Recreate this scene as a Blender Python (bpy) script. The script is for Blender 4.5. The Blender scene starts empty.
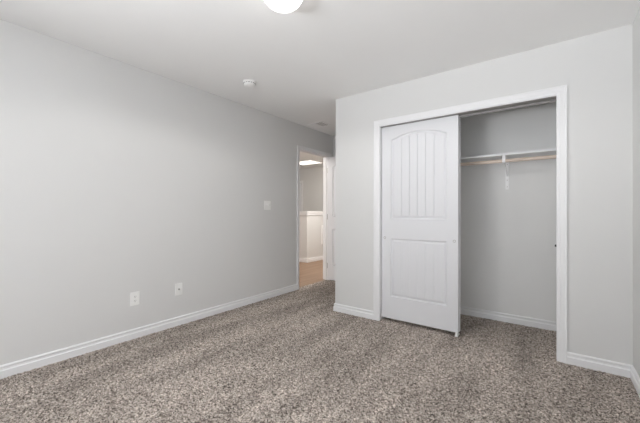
import bpy, bmesh, math, random
import numpy as np
from mathutils import Vector, Matrix

C = bpy.context.scene
COL = C.collection
random.seed(7)

# ------------------------------------------------------------------ camera
YAW, PITCH, ROLL = 0.63718, 0.0041, 0.0027
FPX = 313.47
d = Vector((-math.sin(YAW)*math.cos(PITCH), math.cos(YAW)*math.cos(PITCH), math.sin(PITCH)))
r0 = Vector((math.cos(YAW), math.sin(YAW), 0)); u0 = r0.cross(d)
rr = r0*math.cos(ROLL) + u0*math.sin(ROLL); uu = -r0*math.sin(ROLL) + u0*math.cos(ROLL)
cam_d = bpy.data.cameras.new('camera'); cam = bpy.data.objects.new('camera', cam_d); COL.objects.link(cam)
m = Matrix((rr, uu, -d)).transposed().to_4x4(); m.translation = Vector((0, 0, 1.127)); cam.matrix_world = m
cam_d.sensor_width = 36; cam_d.lens = FPX/640*36; cam_d.clip_start = 0.02
C.camera = cam

# ------------------------------------------------------------------ world, daylight, added fill lights, exposure
w = bpy.data.worlds.new('world'); C.world = w; w.use_nodes = True
w.node_tree.nodes['Background'].inputs[0].default_value = (0.80, 0.88, 1.0, 1)
w.node_tree.nodes['Background'].inputs[1].default_value = 1.0

def area(name, loc, direction, sx, sy, power, color):
    l = bpy.data.lights.new(name, 'AREA'); l.shape = 'RECTANGLE'; l.size = sx; l.size_y = sy
    l.energy = power; l.color = color
    o = bpy.data.objects.new(name, l); COL.objects.link(o); o.location = loc
    o.rotation_euler = Vector(direction).to_track_quat('-Z', 'Z').to_euler()
    return o
WX0, WX1, WZ0, WZ1 = -2.10, 0.20, 0.75, 2.20             # the bedroom window behind the camera
area('daylight', (-1.35, -1.75, 1.55), (0.15, 1, 0), 2.2, 1.4, 22, (0.945, 0.965, 1.0))
area('ceiling_fill', (-2.3, -2.6, -0.1), (0.5, 1, 0.78), 3.0, 2.0, 700, (0.955, 0.97, 1.0))  # fill added low outside, aimed up through the window to brighten the ceiling
area('hall_fill', (-3.62, 5.3, 2.36), (-0.25, 0, -1), 0.7, 1.6, 34, (1.0, 0.95, 0.89))  # unseen light added to brighten the half wall and hall floor
area('hall_fill_near', (-3.75, 2.7, 2.30), (0.1, 0.75, -1), 0.7, 0.7, 26, (1.0, 0.95, 0.90))  # second unseen light, added to brighten the far jamb and open door
C.view_settings.view_transform = 'Standard'; C.view_settings.look = 'None'
C.view_settings.exposure = 0.16; C.view_settings.gamma = 1.0; C.view_settings.use_curve_mapping = False
C.cycles.diffuse_bounces = 8; C.cycles.max_bounces = 12; C.cycles.use_denoising = True
C.cycles.caustics_reflective = False; C.cycles.caustics_refractive = False

# ------------------------------------------------------------------ dimensions
H = 2.44
L = -3.015        # left wall face
K = -2.015        # outer corner of the closet wall
Y = 3.023         # closet wall face
R = 0.448         # right wall face
NB = 4.45         # wall at the end of the entry nook
CB = 3.785        # closet back wall
REAR = -1.30
T = 0.115

# ------------------------------------------------------------------ materials
def mat(name, color, rough=0.6, metal=0.0, bump=0, scale=200, emit=None, estr=0, vary=0.0):
    M = bpy.data.materials.new(name); M.use_nodes = True
    nt = M.node_tree; b = nt.nodes['Principled BSDF']
    b.inputs['Base Color'].default_value = (*color, 1); b.inputs['Roughness'].default_value = rough
    b.inputs['Metallic'].default_value = metal
    tc = nt.nodes.new('ShaderNodeTexCoord')
    if bump:
        n = nt.nodes.new('ShaderNodeTexNoise'); n.inputs['Scale'].default_value = scale; n.inputs['Detail'].default_value = 3
        nt.links.new(tc.outputs['Object'], n.inputs['Vector'])
        bp = nt.nodes.new('ShaderNodeBump'); bp.inputs['Strength'].default_value = bump; bp.inputs['Distance'].default_value = 0.003
        nt.links.new(n.outputs['Fac'], bp.inputs['Height']); nt.links.new(bp.outputs['Normal'], b.inputs['Normal'])
    if vary:
        n = nt.nodes.new('ShaderNodeTexNoise'); n.inputs['Scale'].default_value = 3; n.inputs['Detail'].default_value = 4
        nt.links.new(tc.outputs['Object'], n.inputs['Vector'])
        mx = nt.nodes.new('ShaderNodeMix'); mx.data_type = 'RGBA'
        mx.inputs[6].default_value = (*[c*(1-vary) for c in color], 1); mx.inputs[7].default_value = (*[min(1, c*(1+vary)) for c in color], 1)
        nt.links.new(n.outputs['Fac'], mx.inputs[0]); nt.links.new(mx.outputs[2], b.inputs['Base Color'])
    if emit:
        b.inputs['Emission Color'].default_value = (*emit, 1); b.inputs['Emission Strength'].default_value = estr
    return M
WALL = mat('wall_paint', (0.735, 0.735, 0.727), 0.85, bump=0.12, scale=130, vary=0.012)
WALL_BRIGHTENED = mat('wall_paint_brightened', (0.82, 0.82, 0.81), 0.85, bump=0.12, scale=130, vary=0.012)  # room wall paint with extra light put into its colour inside the closet
CEIL = mat('ceiling_paint', (0.90, 0.90, 0.893), 0.9, bump=0.15, scale=110, vary=0.012)
TRIM = mat('white_trim_paint', (0.86, 0.863, 0.87), 0.5, bump=0.02, scale=60)
DOOR = mat('white_door_paint', (0.765, 0.77, 0.79), 0.55, bump=0.04, scale=90)
PLATE = mat('white_plastic', (0.91, 0.91, 0.895), 0.35, bump=0.01, scale=300)
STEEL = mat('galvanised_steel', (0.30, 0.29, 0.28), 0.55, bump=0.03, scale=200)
METALW = mat('white_metal', (0.93, 0.93, 0.93), 0.4, bump=0.01, scale=200)
NICKEL = mat('brushed_nickel', (0.50, 0.49, 0.47), 0.35, metal=1.0, bump=0.05, scale=400)
DARK = mat('dark_slot', (0.05, 0.05, 0.05), 0.6, bump=0.02, scale=200)
RUBBER = mat('black_rubber', (0.03, 0.03, 0.03), 0.7, bump=0.05, scale=300)
GLOW = mat('lit_opal_glass', (0.9, 0.9, 0.88), 0.3, bump=0.01, scale=50, emit=(1.0, 0.985, 0.96), estr=4.2)
PANEL = mat('lit_diffuser', (0.9, 0.9, 0.88), 0.4, bump=0.01, scale=50, emit=(1.0, 0.94, 0.86), estr=1.6)

def wood(name, c1, c2, axis, scale=1.0):
    M = bpy.data.materials.new(name); M.use_nodes = True; nt = M.node_tree; b = nt.nodes['Principled BSDF']
    tc = nt.nodes.new('ShaderNodeTexCoord'); mp = nt.nodes.new('ShaderNodeMapping')
    mp.inputs['Scale'].default_value = [2*scale if i == axis else 40*scale for i in range(3)]
    n = nt.nodes.new('ShaderNodeTexNoise'); n.inputs['Scale'].default_value = 1; n.inputs['Detail'].default_value = 5
    rp = nt.nodes.new('ShaderNodeValToRGB')
    rp.color_ramp.elements[0].color = (*c1, 1); rp.color_ramp.elements[1].color = (*c2, 1)
    rp.color_ramp.elements[0].position = 0.3; rp.color_ramp.elements[1].position = 0.7
    nt.links.new(tc.outputs['Object'], mp.inputs[0]); nt.links.new(mp.outputs[0], n.inputs['Vector'])
    nt.links.new(n.outputs['Fac'], rp.inputs[0]); nt.links.new(rp.outputs[0], b.inputs['Base Color'])
    b.inputs['Roughness'].default_value = 0.5
    return M
RODWOOD = wood('pale_pine_rod', (0.68, 0.56, 0.47), (0.80, 0.69, 0.60), 0)
HALLFLOOR = wood('tan_hall_floor', (0.225, 0.140, 0.088), (0.33, 0.215, 0.142), 1, 0.5)

def carpet():
    M = bpy.data.materials.new('speckled_carpet'); M.use_nodes = True; nt = M.node_tree; b = nt.nodes['Principled BSDF']
    lk = nt.links.new
    tc = nt.nodes.new('ShaderNodeTexCoord')
    nz = nt.nodes.new('ShaderNodeTexNoise'); nz.inputs['Scale'].default_value = 70; nz.inputs['Detail'].default_value = 2
    lk(tc.outputs['Object'], nz.inputs['Vector'])
    add = nt.nodes.new('ShaderNodeVectorMath'); add.operation = 'MULTIPLY_ADD'
    add.inputs[1].default_value = (0.010, 0.010, 0.010)
    lk(nz.outputs['Color'], add.inputs[0]); lk(tc.outputs['Object'], add.inputs[2])
    vo = nt.nodes.new('ShaderNodeTexVoronoi'); vo.inputs['Scale'].default_value = 150; lk(add.outputs[0], vo.inputs['Vector'])
    sep = nt.nodes.new('ShaderNodeSeparateColor'); lk(vo.outputs['Color'], sep.inputs[0])
    rp = nt.nodes.new('ShaderNodeValToRGB'); e = rp.color_ramp.elements
    e[0].position = 0.0; e[0].color = (0.070, 0.056, 0.047, 1)
    e[1].position = 1.0; e[1].color = (0.78, 0.71, 0.64, 1)
    for p, c in ((0.22, (0.235, 0.198, 0.172, 1)), (0.5, (0.45, 0.39, 0.345, 1)), (0.8, (0.58, 0.51, 0.453, 1))):
        q = e.new(p); q.color = c
    lk(sep.outputs[0], rp.inputs[0])
    # the lay of the pile left by the vacuum cleaner: broad soft bands
    mp = nt.nodes.new('ShaderNodeMapping'); mp.inputs['Rotation'].default_value = (0, 0, math.radians(24)); mp.inputs['Scale'].default_value = (1.0, 0.22, 1)
    lk(tc.outputs['Object'], mp.inputs[0])
    n2 = nt.nodes.new('ShaderNodeTexNoise'); n2.inputs['Scale'].default_value = 4.2; n2.inputs['Detail'].default_value = 3
    lk(mp.outputs[0], n2.inputs['Vector'])
    mr = nt.nodes.new('ShaderNodeMapRange'); mr.inputs['From Min'].default_value = 0.38; mr.inputs['From Max'].default_value = 0.62
    mr.inputs['To Min'].default_value = 0.82; mr.inputs['To Max'].default_value = 1.13; lk(n2.outputs['Fac'], mr.inputs[0])
    mul = nt.nodes.new('ShaderNodeVectorMath'); mul.operation = 'SCALE'; lk(rp.outputs[0], mul.inputs[0]); lk(mr.outputs[0], mul.inputs['Scale'])
    n3 = nt.nodes.new('ShaderNodeTexNoise'); n3.inputs['Scale'].default_value = 58; n3.inputs['Detail'].default_value = 3
    lk(tc.outputs['Object'], n3.inputs['Vector'])
    m3 = nt.nodes.new('ShaderNodeMapRange'); m3.inputs['From Min'].default_value = 0.33; m3.inputs['From Max'].default_value = 0.62
    m3.inputs['To Min'].default_value = 0.72; m3.inputs['To Max'].default_value = 1.13; lk(n3.outputs['Fac'], m3.inputs[0])
    mu3 = nt.nodes.new('ShaderNodeVectorMath'); mu3.operation = 'SCALE'; lk(mul.outputs[0], mu3.inputs[0]); lk(m3.outputs[0], mu3.inputs['Scale'])
    lk(mu3.outputs[0], b.inputs['Base Color'])
    b.inputs['Roughness'].default_value = 1.0; b.inputs['Specular IOR Level'].default_value = 0.05
    nb = nt.nodes.new('ShaderNodeTexNoise'); nb.inputs['Scale'].default_value = 240; nb.inputs['Detail'].default_value = 2; lk(tc.outputs['Object'], nb.inputs['Vector'])
    bp = nt.nodes.new('ShaderNodeBump'); bp.inputs['Strength'].default_value = 0.5; bp.inputs['Distance'].default_value = 0.006
    lk(nb.outputs['Fac'], bp.inputs['Height']); lk(bp.outputs['Normal'], b.inputs['Normal'])
    return M
CARPET = carpet()

def glass():
    M = bpy.data.materials.new('window_glass'); M.use_nodes = True; nt = M.node_tree
    nt.nodes.remove(nt.nodes['Principled BSDF']); out = nt.nodes['Material Output']
    t = nt.nodes.new('ShaderNodeBsdfTransparent'); g = nt.nodes.new('ShaderNodeBsdfGlossy'); g.inputs['Roughness'].default_value = 0.02
    mx = nt.nodes.new('ShaderNodeMixShader'); mx.inputs[0].default_value = 0.06
    nt.links.new(t.outputs[0], mx.inputs[1]); nt.links.new(g.outputs[0], mx.inputs[2]); nt.links.new(mx.outputs[0], out.inputs[0])
    return M
GLASS = glass()

# ------------------------------------------------------------------ mesh helpers
def box(bm, x0, x1, y0, y1, z0, z1, bev=0):
    t = bmesh.new()
    bmesh.ops.create_cube(t, size=1)
    for v in t.verts:
        v.co = Vector((x0+(v.co.x+.5)*(x1-x0), y0+(v.co.y+.5)*(y1-y0), z0+(v.co.z+.5)*(z1-z0)))
    if bev: bmesh.ops.bevel(t, geom=t.edges[:], offset=bev, segments=2, affect='EDGES', profile=0.6)
    join(bm, t)
def join(bm, t):
    me = bpy.data.meshes.new('tmp'); t.to_mesh(me); t.free(); bm.from_mesh(me); bpy.data.meshes.remove(me)
def lathe(bm, prof, n=48, mtx=None):
    """prof: (r, z) pairs"""
    t = bmesh.new(); rings = []
    for r, z in prof:
        if r < 1e-6: rings.append([t.verts.new((0, 0, z))])
        else: rings.append([t.verts.new((r*math.cos(2*math.pi*k/n), r*math.sin(2*math.pi*k/n), z)) for k in range(n)])
    for a, b in zip(rings, rings[1:]):
        for k in range(n):
            k2 = (k+1) % n
            if len(a) == 1 and len(b) == 1: continue
            if len(a) == 1: t.faces.new((a[0], b[k], b[k2]))
            elif len(b) == 1: t.faces.new((a[k], b[0], a[k2]))
            else: t.faces.new((a[k], b[k], b[k2], a[k2]))
    if mtx: bmesh.ops.transform(t, matrix=mtx, verts=t.verts)
    join(bm, t)
def tube(bm, a, b, r, n=20, r2=None):
    a, b = Vector(a), Vector(b); q = (b-a).to_track_quat('Z', 'X').to_matrix().to_4x4(); q.translation = a
    ln = (b-a).length; lathe(bm, [(0, 0), (r, 0), (r2 or r, ln), (0, ln)], n, q)
def sweep(bm, stations):
    """stations: list of equal-length closed loops of points; skins them and caps the ends"""
    t = bmesh.new(); vs = [[t.verts.new(p) for p in s] for s in stations]
    n = len(vs[0])
    for a, b in zip(vs, vs[1:]):
        for k in range(n): t.faces.new((a[k], a[(k+1) % n], b[(k+1) % n], b[k]))
    t.faces.new(vs[0][::-1]); t.faces.new(vs[-1])
    bmesh.ops.recalc_face_normals(t, faces=t.faces[:])
    join(bm, t)
def obj(name, bm, M, parent=None, smooth=False, loc=None):
    bmesh.ops.recalc_face_normals(bm, faces=bm.faces[:])
    me = bpy.data.meshes.new(name); bm.to_mesh(me); bm.free(); me.materials.append(M)
    if smooth:
        me.polygons.foreach_set('use_smooth', [True]*len(me.polygons))
        me.set_sharp_from_angle(angle=math.radians(40))
    o = bpy.data.objects.new(name, me); COL.objects.link(o)
    if parent: o.parent = parent
    if loc: o.location = loc
    return o
def struct(name, bm, M, parent=None, smooth=False):
    o = obj(name, bm, M, parent, smooth)
    if not parent: o['kind'] = 'structure'
    return o
def thing(name, label, cat, loc, group=None, rz=0):
    o = bpy.data.objects.new(name, None); COL.objects.link(o); o.empty_display_size = 0.05
    o.location = loc; o.rotation_euler = (0, 0, rz)
    o['label'] = label; o['category'] = cat
    if group: o['group'] = group
    return o
def tag(o, label, cat, group=None):
    o['label'] = label; o['category'] = cat
    if group: o['group'] = group
    return o
def B(): return bmesh.new()

# ------------------------------------------------------------------ the shell
def walls(name, boxes, M=None):
    bm = B()
    for b in boxes: box(bm, *b)
    return struct(name, bm, M or WALL)

# carpet: a dense pile surface with tufts of random height
def carpet_floor():
    x0, x1, y0, y1, st = L-0.06, R+0.05, REAR-0.05, NB+0.05, 0.0085
    nx, ny = int((x1-x0)/st)+1, int((y1-y0)/st)+1
    rng = np.random.default_rng(3)
    X, Yg = np.meshgrid(np.linspace(x0, x1, nx), np.linspace(y0, y1, ny))
    Z = rng.uniform(-0.009, 0.0, X.shape)
    jx = rng.uniform(-0.003, 0.003, X.shape); jy = rng.uniform(-0.003, 0.003, X.shape)
    v = np.stack([X+jx, Yg+jy, Z], -1).reshape(-1, 3)
    i = np.arange(nx*ny).reshape(ny, nx)
    q = np.stack([i[:-1, :-1], i[:-1, 1:], i[1:, 1:], i[1:, :-1]], -1).reshape(-1, 4)
    me = bpy.data.meshes.new('floor')
    me.vertices.add(len(v)); me.vertices.foreach_set('co', v.ravel())
    me.loops.add(q.size); me.loops.foreach_set('vertex_index', q.ravel().astype(np.int32))
    me.polygons.add(len(q)); me.polygons.foreach_set('loop_start', np.arange(0, q.size, 4, dtype=np.int32))
    me.polygons.foreach_set('use_smooth', np.ones(len(q), bool))
    me.update(); me.validate(); me.materials.append(CARPET)
    o = bpy.data.objects.new('floor', me); COL.objects.link(o); o['kind'] = 'structure'
carpet_floor()
walls('floor_hall', [(-7.0, L-0.055, 1.9, 7.2, -0.08, -0.004)], HALLFLOOR)
walls('ceiling', [(-7.15, R+0.15, REAR-0.15, 7.35, H, H+0.1)], CEIL)

DY0, DY1, DZ = 3.555, 4.325, 2.070            # bedroom doorway in the left wall
OX0, OX1, OZ = -1.455, 0.028, 2.036           # closet opening
J = 0.018
walls('wall_left', [(L-T, L, REAR-0.1, DY0-J, -0.02, H), (L-T, L, DY1+J, 7.2, -0.02, H), (L-T, L, DY0-J, DY1+J, DZ+J, H)])
walls('wall_closet', [(K, OX0-J, Y, Y+T, -0.02, H), (OX1+J, R, Y, Y+T, -0.02, H), (OX0-J, OX1+J, Y, Y+T, OZ+J, H)])
walls('wall_entry', [(K, K+T, Y+T, NB, -0.02, H)])
walls('wall_back', [(L, K+T, NB, NB+T, -0.02, H)])
walls('wall_closet_back', [(K+T, R, CB, CB+T, -0.02, H)], WALL_BRIGHTENED)
walls('wall_closet_right', [(0.14, R, Y+T, CB, -0.02, H)], WALL_BRIGHTENED)
walls('wall_right', [(R, R+T, REAR-0.1, CB+T, -0.02, H)])
walls('wall_rear', [(L, WX0, REAR-T, REAR, -0.02, H), (WX1, R, REAR-T, REAR, -0.02, H),
                    (WX0, WX1, REAR-T, REAR, -0.02, WZ0), (WX0, WX1, REAR-T, REAR, WZ1, H)])
walls('wall_hall_far', [(-7.0, L-T, 7.2, 7.3, -0.08, H)])
walls('wall_hall_left', [(-7.1, -7.0, 1.8, 7.3, -0.08, H)])
walls('wall_hall_near', [(-7.0, L-T, 1.8, 1.9, -0.08, H)])
HX, HY, HZ = -4.46, 5.535, 1.125                # stair guard half wall in the hall
walls('wall_stair', [(HX-0.115, HX, HY, 7.2, -0.02, HZ), (-7.0, HX-0.115, HY, HY+0.115, -0.02, HZ)])

# ------------------------------------------------------------------ trim, jambs, baseboards
CAS = [(0.0, 0.0), (0.0, 0.008), (0.010, 0.010), (0.016, 0.0095), (0.022, 0.0125), (0.046, 0.0145), (0.052, 0.017), (0.060, 0.017), (0.060, 0.0)]
def casing(name, a0, a1, z1, place, rev=0.004, wmul=1.0, z0=0.0):
    """U-shaped casing round an opening: place(a, z, t) maps along-wall, height, thickness to a point"""
    def st(sa, sz, base):
        pts = []
        for wv, t in CAS:
            wv = rev + wv*wmul
            pts.append(place((a0-wv) if sa < 0 else (a1+wv), z0 if base else z1+wv, t))
        return pts
    bm = B(); sweep(bm, [st(-1, 0, True), st(-1, 1, False), st(1, 1, False), st(1, 0, True)])
    return struct(name, bm, TRIM)
casing('trim_1', OX0, OX1, OZ, lambda a, z, t: (a, Y-t, z), z0=-0.006)
casing('trim_2', DY0, DY1, DZ, lambda a, z, t: (L+t, a, z), wmul=0.80, z0=-0.006)
casing('trim_3', DY0, DY1, DZ, lambda a, z, t: (L-T-t, a, z), wmul=0.80, z0=-0.004)
bm = B()                                          # closet jamb lining
box(bm, OX0-J, OX0, Y, Y+T, -0.006, OZ+J); box(bm, OX1, OX1+J, Y, Y+T, -0.006, OZ+J); box(bm, OX0, OX1, Y, Y+T, OZ, OZ+J)
struct('trim_4', bm, TRIM)
bm = B()                                          # doorway jamb lining with door stop
for a0, a1 in ((DY0-J, DY0), (DY1, DY1+J)): box(bm, L-T, L, a0, a1, -0.006, DZ+J)
box(bm, L-T, L, DY0, DY1, DZ, DZ+J)
for a0, a1 in ((DY0, DY0+0.011), (DY1-0.011, DY1)): box(bm, L-0.075, L-0.040, a0, a1, -0.004, DZ)
box(bm, L-0.075, L-0.040, DY0+0.011, DY1-0.011, DZ-0.011, DZ)
struct('trim_5', bm, TRIM)
bm = B(); box(bm, HX-0.14, HX+0.025, HY-0.025, 7.2, HZ, HZ+0.035, 0.004); box(bm, -7.0, HX-0.14, HY-0.025, HY+0.14, HZ, HZ+0.035, 0.004)
box(bm, HX, HX+0.014, HY-0.014, 7.2, HZ-0.05, HZ); box(bm, -7.0, HX, HY-0.014, HY, HZ-0.05, HZ)
struct('trim_6', bm, TRIM)                        # cap on the stair guard wall
casing('trim_7', -6.75, -6.02, 2.02, lambda a, z, t: (a, 7.2-t, z), z0=-0.004)

BASE = [(0.0, -0.006), (0.016, -0.006), (0.016, 0.046), (0.010, 0.052), (0.0095, 0.065), (0.013, 0.070), (0.013, 0.076), (0.006, 0.083), (0.0, 0.083)]
def baseboard(name, path, zoff=0):
    """path: floor points; the wall lies to the right of the walking direction, the board grows to the left"""
    P = [Vector((x, y)) for x, y in path]; st = []
    for i, p in enumerate(P):
        ns = []
        if i > 0: e = (P[i]-P[i-1]).normalized(); ns.append(Vector((-e.y, e.x)))
        if i < len(P)-1: e = (P[i+1]-P[i]).normalized(); ns.append(Vector((-e.y, e.x)))
        n = ns[0] if len(ns) == 1 else (ns[0]+ns[1])/(1+ns[0].dot(ns[1]))
        st.append([(p.x+n.x*t, p.y+n.y*t, z+zoff) for t, z in BASE])
    bm = B(); sweep(bm, st); return struct(name, bm, TRIM)
ce = 0.004+0.060*0.80
baseboard('baseboard_left', [(L, DY0-ce), (L, REAR)])
baseboard('baseboard_back', [(K, Y+T), (K, NB), (L, NB), (L, DY1+ce)])
baseboard('baseboard_closet_left', [(OX0-0.064, Y), (K, Y), (K, Y+T)])
baseboard('baseboard_right', [(R, REAR), (R, Y), (OX1+0.064, Y)])
baseboard('baseboard_rear', [(L, REAR), (R, REAR)])
baseboard('baseboard_closet_inside', [(0.14, Y+T), (0.14, CB), (K+T, CB), (K+T, Y+T)])
baseboard('baseboard_stair', [(HX, 7.2), (HX, HY), (-7.0, HY)], 0.002)

# ------------------------------------------------------------------ window behind the camera
bm = B()
for x0, x1, z0, z1 in ((WX0, WX0+0.05, WZ0, WZ1), (WX1-0.05, WX1, WZ0, WZ1), (WX0+0.05, WX1-0.05, WZ0, WZ0+0.05), (WX0+0.05, WX1-0.05, WZ1-0.05, WZ1),
                       ((WX0+WX1)/2-0.02, (WX0+WX1)/2+0.02, WZ0+0.05, WZ1-0.05)):
    box(bm, x0, x1, REAR-0.10, REAR-0.05, z0, z1)
win = struct('window_1', bm, TRIM)
bm = B(); box(bm, WX0+0.05, WX1-0.05, REAR-0.078, REAR-0.072, WZ0+0.05, WZ1-0.05); obj('window_pane', bm, GLASS, win)
bm = B(); box(bm, WX0-0.05, WX1+0.05, REAR-0.05, REAR+0.03, WZ0-0.025, WZ0, 0.004); obj('window_sill', bm, TRIM, win)

# ------------------------------------------------------------------ two-panel plank doors with an arched top panel
def door_leaf(W, Hd, th, x_in=0.10, up=(1.065, 1.885, 0.062), low=(0.258, 0.862), zb=0.0, nplank=6, both=False):
    """leaf standing in local x 0..W, z zb..Hd; front face at y=0 (looking along -y), back at y=th"""
    bm = B()
    xl, xr = x_in, W-x_in; xm = (xl+xr)/2; hw = (xr-xl)/2
    zl0, zl1 = low; zu0, zu1, rise = up
    Rr = (hw*hw+rise*rise)/(2*rise)
    arch = lambda x: zu1 + rise - Rr + math.sqrt(max(0, Rr*Rr-(x-xm)**2))
    OFF = [0.0, 0.004, 0.010, 0.016, 0.030, 0.036]
    DEP = [0.0, 0.0070, 0.0120, 0.0120, 0.0045, 0.0035]
    N = 30
    def columns():
        fx0, fx1 = xl+OFF[-1], xr-OFF[-1]; pw = (fx1-fx0)/nplank
        cs = [(xl+o, dd, False) for o, dd in zip(OFF, DEP)]
        for k in range(nplank):
            a, b_ = fx0+k*pw, fx0+(k+1)*pw
            for q in (0.33, 0.66): cs.append((a+(b_-a)*q, DEP[-1], False))
            if k < nplank-1: cs += [(b_-0.0045, DEP[-1], False), (b_, DEP[-1]+0.0070, True), (b_+0.0045, DEP[-1], False)]
        cs += [(xr-o, dd, False) for o, dd in zip(OFF[::-1], DEP[::-1])]
        return cs
    cs = columns()
    def face(sign, y0):
        def panel(zbot, ztop, gd=1.0):
            prof = list(zip(OFF, DEP))
            # depth at a point = that of the nearer edge: use distance to side and to top/bottom
            def dist_dep(s):
                for (o0, d0), (o1, d1) in zip(prof, prof[1:]):
                    if s <= o1: return d0+(d1-d0)*(s-o0)/(o1-o0)
                return DEP[-1]
            grid = []
            for o in OFF: grid.append(('b', o))
            grid.append(('m', 0.5))
            for o in OFF[::-1]: grid.append(('t', o))
            vv = []
            for kind, o in grid:
                line = []
                for x, dd, g in cs:
                    zt = ztop(x)
                    z = zbot+o if kind == 'b' else (zt-o if kind == 't' else (zbot+zt)/2)
                    sd = min(x-xl, xr-x); oo = o if kind != 'm' else 1
                    dep = dist_dep(max(0, min(sd, oo)))
                    if g and oo >= OFF[-1]-1e-6: dep = DEP[-1]+(dd-DEP[-1])*gd
                    line.append(bm.verts.new((x, y0+sign*dep, z)))
                vv.append(line)
            for a, b_ in zip(vv, vv[1:]):
                for i in range(len(a)-1): bm.faces.new((a[i], a[i+1], b_[i+1], b_[i]))
            return vv
        lo = panel(zl0, lambda x: zl1, 0.45); up_ = panel(zu0, arch)
        V = lambda x, z: bm.verts.new((x, y0, z))
        xs = [c[0] for c in cs]
        def band(bot, top):
            for i in range(len(bot)-1): bm.faces.new((bot[i], bot[i+1], top[i+1], top[i]))
        b0 = [V(x, zb) for x in xs]; band(b0, lo[0]); band(lo[-1], up_[0])
        t0 = [V(x, Hd) for x in xs]; band(up_[-1], t0)
        for side, xe in ((0, 0.0), (-1, W)):
            c = [V(xe, zb), V(xe, Hd)]
            inner = [b0[side]] + [l[side] for l in lo] + [l[side] for l in up_] + [t0[side]]
            bm.faces.new([c[0]] + inner + [c[1]])
            rim.append(c)
    rim = []
    face(1, 0.0)
    if both: face(-1, th)
    else:
        bm.faces.new([bm.verts.new(p) for p in ((0, th, zb), (W, th, zb), (W, th, Hd), (0, th, Hd))])
    for p in (((0, 0, zb), (0, th, zb), (0, th, Hd), (0, 0, Hd)), ((W, 0, zb), (W, th, zb), (W, th, Hd), (W, 0, Hd)),
              ((0, 0, zb), (W, 0, zb), (W, th, zb), (0, th, zb)), ((0, 0, Hd), (W, 0, Hd), (W, th, Hd), (0, th, Hd))):
        bm.faces.new([bm.verts.new(q) for q in p])
    bmesh.ops.remove_doubles(bm, verts=bm.verts[:], dist=0.0003)
    return bm

def finger_pull(parent, x, z):
    M4 = Matrix.Translation((x, 0, z)) @ Matrix.Rotation(math.radians(90), 4, 'X')
    bm = B(); lathe(bm, [(0, -0.004), (0.0075, -0.004), (0.0085, 0.0015), (0.0125, 0.0022), (0.0135, 0.0), (0.0135, -0.004)], 28, M4)
    p = obj('finger_pull', bm, NICKEL, parent, True); p['label'] = 'round nickel finger pull'
    bm = B(); lathe(bm, [(0, -0.0036), (0.007, -0.0036), (0.007, -0.0030), (0, -0.0030)], 20, M4)
    obj('pull_recess', bm, DARK, p)
    return p
DW, DH = 0.760, 2.030
front = thing('sliding_closet_door', 'white two-panel arched closet door standing in front on the left of the opening', 'sliding door', (-1.451, Y+0.040, 0), 'sliding closet doors')
obj('door_panel', door_leaf(DW, DH, 0.034, zb=0.031), DOOR, front)
finger_pull(front, 0.034, 0.868); finger_pull(front, DW-0.034, 0.868)
rear = thing('sliding_closet_door', 'closet door parked behind the front sliding door, only its edge showing', 'sliding door', (-1.4475, Y+0.080, 0), 'sliding closet doors')
obj('door_panel', door_leaf(DW, DH, 0.034, zb=0.031), DOOR, rear)
finger_pull(rear, 0.034, 0.868); finger_pull(rear, DW-0.034, 0.868)

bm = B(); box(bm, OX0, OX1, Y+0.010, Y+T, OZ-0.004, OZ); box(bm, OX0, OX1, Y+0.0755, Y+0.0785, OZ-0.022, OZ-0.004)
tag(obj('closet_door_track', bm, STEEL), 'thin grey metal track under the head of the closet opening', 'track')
g = thing('door_guide', 'small white plastic guide on the carpet under the front closet door', 'guide', (-0.706, Y+0.056, 0))
bm = B(); box(bm, -0.013, 0.013, -0.030, 0.062, -0.008, 0.004, 0.001); obj('guide_base', bm, PLATE, g)
bm = B(); box(bm, -0.007, 0.007, -0.026, -0.0185, 0.004, 0.036, 0.001); obj('guide_fin', bm, PLATE, g)
bm = B(); box(bm, -0.010, 0.010, 0.0205, 0.0245, 0.004, 0.044, 0.001); obj('guide_fin', bm, PLATE, g)
g = thing('door_bumper', 'small dark round bumper on the right jamb of the closet', 'bumper', (OX1, Y+0.045, 0.875))
RY = Matrix.Rotation(math.radians(-90), 4, 'Y')
bm = B(); lathe(bm, [(0, 0), (0.011, 0), (0.011, 0.002), (0, 0.002)], 20, RY); obj('bumper_plate', bm, NICKEL, g)
bm = B(); lathe(bm, [(0, 0.002), (0.0085, 0.002), (0.0085, 0.009), (0.006, 0.011), (0, 0.011)], 20, RY); obj('bumper_pad', bm, RUBBER, g)

# ------------------------------------------------------------------ bedroom door, swung open against the nook
EW = 0.758
ed = struct('door_1', door_leaf(EW, 2.055, 0.035, x_in=0.095, zb=0.016, both=True), DOOR)
ed.location = (L+0.012, DY1-0.050, 0)
for z in (0.24, 1.06, 1.84):
    bm = B(); tube(bm, (-0.005, 0.040, z-0.045), (-0.005, 0.040, z+0.045), 0.006); tube(bm, (-0.005, 0.040, z+0.045), (-0.005, 0.040, z+0.051), 0.0045)
    box(bm, -0.002, 0.0, 0.004, 0.036, z-0.045, z+0.045)
    box(bm, -0.045, -0.010, 0.0475, 0.0495, z-0.045, z+0.045)
    h_ = obj('hinge', bm, NICKEL, ed, True); h_['label'] = 'nickel hinge'
for sgn, y0 in ((-1, 0.0), (1, 0.035)):
    M4 = Matrix.Translation((EW-0.065, y0, 0.92)) @ Matrix.Rotation(math.radians(90 if sgn < 0 else -90), 4, 'X')
    bm = B(); lathe(bm, [(0, 0), (0.032, 0), (0.031, 0.006), (0.012, 0.009), (0.011, 0.030), (0.022, 0.036), (0.027, 0.047), (0.024, 0.060), (0.012, 0.066), (0, 0.067)], 32, M4)
    obj('door_knob', bm, NICKEL, ed, True)
bm = door_leaf(0.73, 2.0, 0.035, x_in=0.11, up=(1.05, 1.86, 0.06), zb=0.012)
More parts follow.
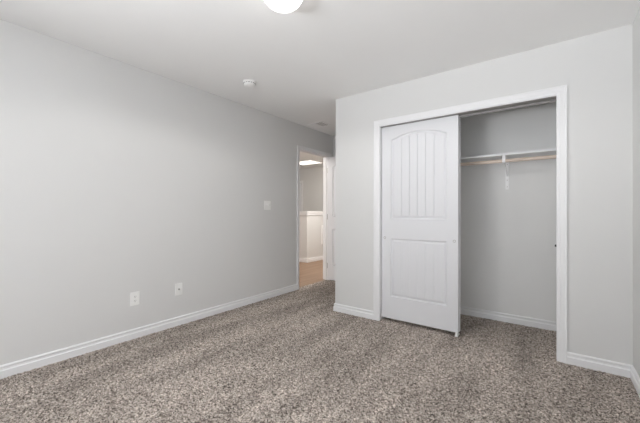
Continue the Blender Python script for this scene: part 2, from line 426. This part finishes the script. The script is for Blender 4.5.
d2 = struct('door_2', bm, DOOR); d2.location = (-6.75, 7.163, 0)

# ------------------------------------------------------------------ closet fittings
SZ = 1.706
bm = B(); box(bm, K+T+0.001, 0.139, CB-0.305, CB, SZ-0.020, SZ+0.001, 0.001)
tag(obj('closet_shelf', bm, TRIM), 'white closet shelf board running across the closet above the rod', 'shelf')
RYc, RZ, RRd = CB-0.287, 1.634, 0.0165
rod = thing('closet_rod', 'pale pine closet rod running below the white shelf', 'closet rod', (0, RYc, RZ))
bm = B(); tube(bm, (K+T+0.004, 0, 0), (0.136, 0, 0), RRd, 28); obj('rod', bm, RODWOOD, rod, True)
for x, sg in ((K+T, 1), (0.14, -1)):
    M4 = Matrix.Translation((x, 0, 0)) @ Matrix.Rotation(math.radians(90*sg), 4, 'Y')
    bm = B(); lathe(bm, [(0, 0), (0.030, 0), (0.030, 0.004), (0.0215, 0.006), (0.0215, 0.022), (0.0175, 0.022), (0.0175, 0.004), (0, 0.004)], 28, M4)
    s_ = obj('rod_socket', bm, METALW, rod, True); s_['label'] = 'white rod socket'
bx = -0.374
br = thing('shelf_bracket', 'white metal shelf and rod bracket on the closet back wall', 'bracket', (bx, CB, SZ-0.020))
bm = B(); box(bm, -0.0155, 0.0155, -0.012, 0, -0.31, 0, 0.001); wp = obj('wall_plate', bm, METALW, br)
for z in (-0.05, -0.215, -0.285):
    bm = B(); lathe(bm, [(0, 0), (0.0048, 0), (0.004, 0.0018), (0, 0.0024)], 16, Matrix.Translation((0, -0.012, z)) @ Matrix.Rotation(math.radians(90), 4, 'X'))
    obj('screw', bm, NICKEL, wp, True)
bm = B(); box(bm, -0.0125, 0.0125, -0.296, -0.010, -0.005, 0, 0.001); obj('shelf_arm', bm, METALW, br)
st = []
for t_ in range(9):
    q = t_/8; yy = -0.010 + (-0.194)*q; zz = -0.175 + 0.170*q; dy = 0.010*math.sin(0.70); dz = 0.010*math.cos(0.70)
    st.append([(-0.004, yy-dy/2, zz-dz/2), (0.004, yy-dy/2, zz-dz/2), (0.004, yy+dy/2, zz+dz/2), (-0.004, yy+dy/2, zz+dz/2)])
bm = B(); sweep(bm, st); obj('brace', bm, METALW, br)
hz = RZ-(SZ-0.020); hy = RYc-CB; st = []
pts = [(hy-0.030, 0.0)] + [(hy-0.021*math.cos(a), hz-0.021*math.sin(a)) for a in [math.radians(k) for k in range(0, 181, 15)]] + [(hy+0.021, hz+0.012)]
pts[0] = (hy-0.021, -0.004)
for i, (yy, zz) in enumerate(pts):
    a = pts[max(0, i-1)]; b_ = pts[min(len(pts)-1, i+1)]; e = Vector((b_[0]-a[0], b_[1]-a[1])).normalized(); n = Vector((-e.y, e.x))*0.002
    st.append([(-0.0125, yy-n.x, zz-n.y), (0.0125, yy-n.x, zz-n.y), (0.0125, yy+n.x, zz+n.y), (-0.0125, yy+n.x, zz+n.y)])
bm = B(); sweep(bm, st); obj('rod_hook', bm, METALW, br)

# ------------------------------------------------------------------ ceiling lamp, smoke detector, air vent
lamp = thing('ceiling_lamp', 'round flush ceiling lamp with a lit white dome', 'ceiling lamp', (-1.268, 1.340, H))
bm = B(); lathe(bm, [(0, 0), (0.128, 0), (0.130, -0.006), (0.128, -0.022), (0.120, -0.026), (0, -0.026)], 64); obj('lamp_base', bm, METALW, lamp, True)
bm = B(); lathe(bm, [(0.120, -0.022)] + [(0.121*math.cos(a), -0.026-0.088*math.sin(a)) for a in [math.radians(k) for k in range(0, 90, 6)]] + [(0, -0.114)], 64)
obj('lamp_shade', bm, GLOW, lamp, True)
ll = bpy.data.lights.new('lamp_light', 'SPOT'); ll.energy = 22; ll.color = (1.0, 0.985, 0.965); ll.spot_size = math.radians(172); ll.spot_blend = 0.25; ll.shadow_soft_size = 0.05
lo = bpy.data.objects.new('lamp_light', ll); COL.objects.link(lo); lo.parent = lamp; lo.location = (0, 0, -0.175)

sd = thing('smoke_detector', 'small round white smoke detector on the bedroom ceiling', 'smoke detector', (-2.445, 2.105, H))
bm = B(); lathe(bm, [(0, 0), (0.066, 0), (0.066, -0.008), (0.062, -0.010), (0, -0.010)], 48); obj('mounting_base', bm, PLATE, sd, True)
bm = B(); lathe(bm, [(0, -0.010), (0.058, -0.010), (0.060, -0.014), (0.058, -0.030), (0.050, -0.040), (0.036, -0.044), (0, -0.045)], 48); cv = obj('cover', bm, PLATE, sd, True)
for k in range(16):
    a = k*math.pi/8
    bm = B(); box(bm, 0.0585, 0.0605, -0.007, 0.007, -0.024, -0.018)
    bmesh.ops.rotate(bm, verts=bm.verts[:], cent=(0, 0, 0), matrix=Matrix.Rotation(a, 3, 'Z')); obj('vent_slot', bm, DARK, cv)
bm = B(); lathe(bm, [(0, -0.0445), (0.010, -0.0445), (0.009, -0.0475), (0, -0.048)], 24); obj('test_button', bm, PLATE, sd, True)

vt = thing('ceiling_vent', 'white louvred air vent on the ceiling of the entry nook', 'air vent', (-2.79, 3.735, H))
VX, VY = 0.14, 0.12
bm = B()
for b_ in ((-VX, VX, -VY, -VY+0.022), (-VX, VX, VY-0.022, VY), (-VX, -VX+0.022, -VY+0.022, VY-0.022), (VX-0.022, VX, -VY+0.022, VY-0.022)):
    box(bm, *b_, -0.007, 0, 0.0015)
box(bm, -0.004, 0.004, -VY+0.022, VY-0.022, -0.007, 0)
obj('frame', bm, METALW, vt)
bm = B(); box(bm, -VX+0.022, VX-0.022, -VY+0.022, VY-0.022, -0.0012, -0.0002); dk = obj('duct_opening', bm, mat('grey_duct_lining', (0.5, 0.49, 0.48), 0.7, bump=0.02, scale=200), vt); dk['label'] = 'grey opening behind the louvres'
for k in range(11):
    for s_ in (-1, 1):
        x = s_*(0.012+k*0.0095)
        bm = B(); box(bm, -0.004, 0.004, -VY+0.022, VY-0.022, -0.0006, 0.0006)
        bmesh.ops.rotate(bm, verts=bm.verts[:], cent=(0, 0, 0), matrix=Matrix.Rotation(math.radians(20*s_), 3, 'Y'))
        bmesh.ops.translate(bm, verts=bm.verts[:], vec=(x, 0, -0.0048)); obj('louvre', bm, METALW, vt)

# ------------------------------------------------------------------ wall plates on the left wall (local: x along wall, y out of wall -> built facing +x)
def plate_body(bm, wy, hz_, t=0.006):
    st = [[(0, sy*wy/2, sz*hz_/2) for sy, sz in ((-1, -1), (1, -1), (1, 1), (-1, 1))],
          [(t*0.55, sy*wy/2, sz*hz_/2) for sy, sz in ((-1, -1), (1, -1), (1, 1), (-1, 1))],
          [(t, sy*(wy/2-0.004), sz*(hz_/2-0.004)) for sy, sz in ((-1, -1), (1, -1), (1, 1), (-1, 1))]]
    sweep(bm, st)
def screw(parent, y, z, x=0.006):
    bm = B(); lathe(bm, [(0, 0), (0.0035, 0), (0.003, 0.0010), (0, 0.0014)], 14, Matrix.Translation((x, y, z)) @ Matrix.Rotation(math.radians(90), 4, 'Y')); obj('screw', bm, PLATE, parent, True)
o1 = thing('wall_outlet', 'white electrical outlet low on the left wall, nearer the left edge', 'outlet', (L, 1.278, 0.352))
bm = B(); plate_body(bm, 0.078, 0.120); obj('cover_plate', bm, PLATE, o1)
bm = B(); box(bm, 0.006, 0.0085, -0.0168, 0.0168, -0.0335, 0.0335, 0.001); rc = obj('receptacle', bm, PLATE, o1)
for z in (-0.018, 0.018):
    for y in (-0.0062, 0.0062):
        bm = B(); box(bm, 0.0078, 0.0088, y-0.0011, y+0.0011, z-0.002, z+0.006); obj('slot', bm, DARK, rc)
    bm = B(); lathe(bm, [(0, 0), (0.0024, 0), (0.0024, 0.001), (0, 0.001)], 14, Matrix.Translation((0.0078, 0, z-0.008)) @ Matrix.Rotation(math.radians(90), 4, 'Y')); obj('ground_hole', bm, DARK, rc)
screw(o1, 0, 0.049); screw(o1, 0, -0.049)
o2 = thing('cable_jack', 'white cable jack plate with a small round connector on the left wall, nearer the doorway', 'wall jack', (L, 1.690, 0.356))
bm = B(); plate_body(bm, 0.074, 0.118); obj('cover_plate', bm, PLATE, o2)
RX = Matrix.Rotation(math.radians(90), 4, 'Y')
bm = B(); lathe(bm, [(0, 0.006), (0.0085, 0.006), (0.0085, 0.009), (0.0055, 0.009), (0.0055, 0.015), (0.003, 0.015), (0.003, 0.010), (0, 0.010)], 6, RX); j_ = obj('connector', bm, NICKEL, o2); j_['label'] = 'metal cable connector'
screw(o2, 0, 0.042); screw(o2, 0, -0.042)
sw = thing('light_switch', 'white double light switch on the left wall beside the doorway', 'light switch', (L, 2.906, 1.224))
bm = B(); plate_body(bm, 0.118, 0.118); obj('cover_plate', bm, PLATE, sw)
for y in (-0.023, 0.023):
    bm = B(); box(bm, 0.006, 0.0072, y-0.0055, y+0.0055, -0.0125, 0.0125); t_ = obj('toggle_collar', bm, PLATE, sw)
    bm = B(); box(bm, 0, 0.021, -0.005, 0.005, -0.006, 0.006, 0.0012)
    bmesh.ops.rotate(bm, verts=bm.verts[:], cent=(0, 0, 0), matrix=Matrix.Rotation(math.radians(-24), 3, 'Y'))
    bmesh.ops.translate(bm, verts=bm.verts[:], vec=(0.006, y, 0)); obj('toggle', bm, PLATE, sw)
    for z in (-0.030, 0.030): screw(sw, y, z)

# ------------------------------------------------------------------ hall fittings seen through the doorway
hp = thing('hall_ceiling_panel', 'bright rectangular ceiling light glowing in the hall beyond the doorway', 'ceiling light', (-5.14, 6.34, H))
PX, PY = 0.34, 0.26
bm = B()
for b_ in ((-PX, PX, -PY, -PY+0.02), (-PX, PX, PY-0.02, PY), (-PX, -PX+0.02, -PY+0.02, PY-0.02), (PX-0.02, PX, -PY+0.02, PY-0.02)): box(bm, *b_, -0.016, 0)
obj('frame', bm, METALW, hp)
bm = B(); box(bm, -PX+0.02, PX-0.02, -PY+0.02, PY-0.02, -0.012, -0.002); obj('diffuser', bm, PANEL, hp)
gp = thing('wall_grille', 'white framed grille low on the half wall in the hall', 'grille', (HX, 6.25, 0.60))
bm = B()
for y0, y1, z0, z1 in ((-0.16, 0.16, 0.20, 0.23), (-0.16, 0.16, -0.23, -0.20), (-0.16, -0.13, -0.20, 0.20), (0.13, 0.16, -0.20, 0.20)): box(bm, 0, 0.012, y0, y1, z0, z1)
obj('frame', bm, METALW, gp)
for k in range(16):
    z = -0.188+k*0.025
    bm = B(); box(bm, 0.002, 0.005, -0.13, 0.13, z-0.010, z+0.010); obj('slat', bm, METALW, gp)
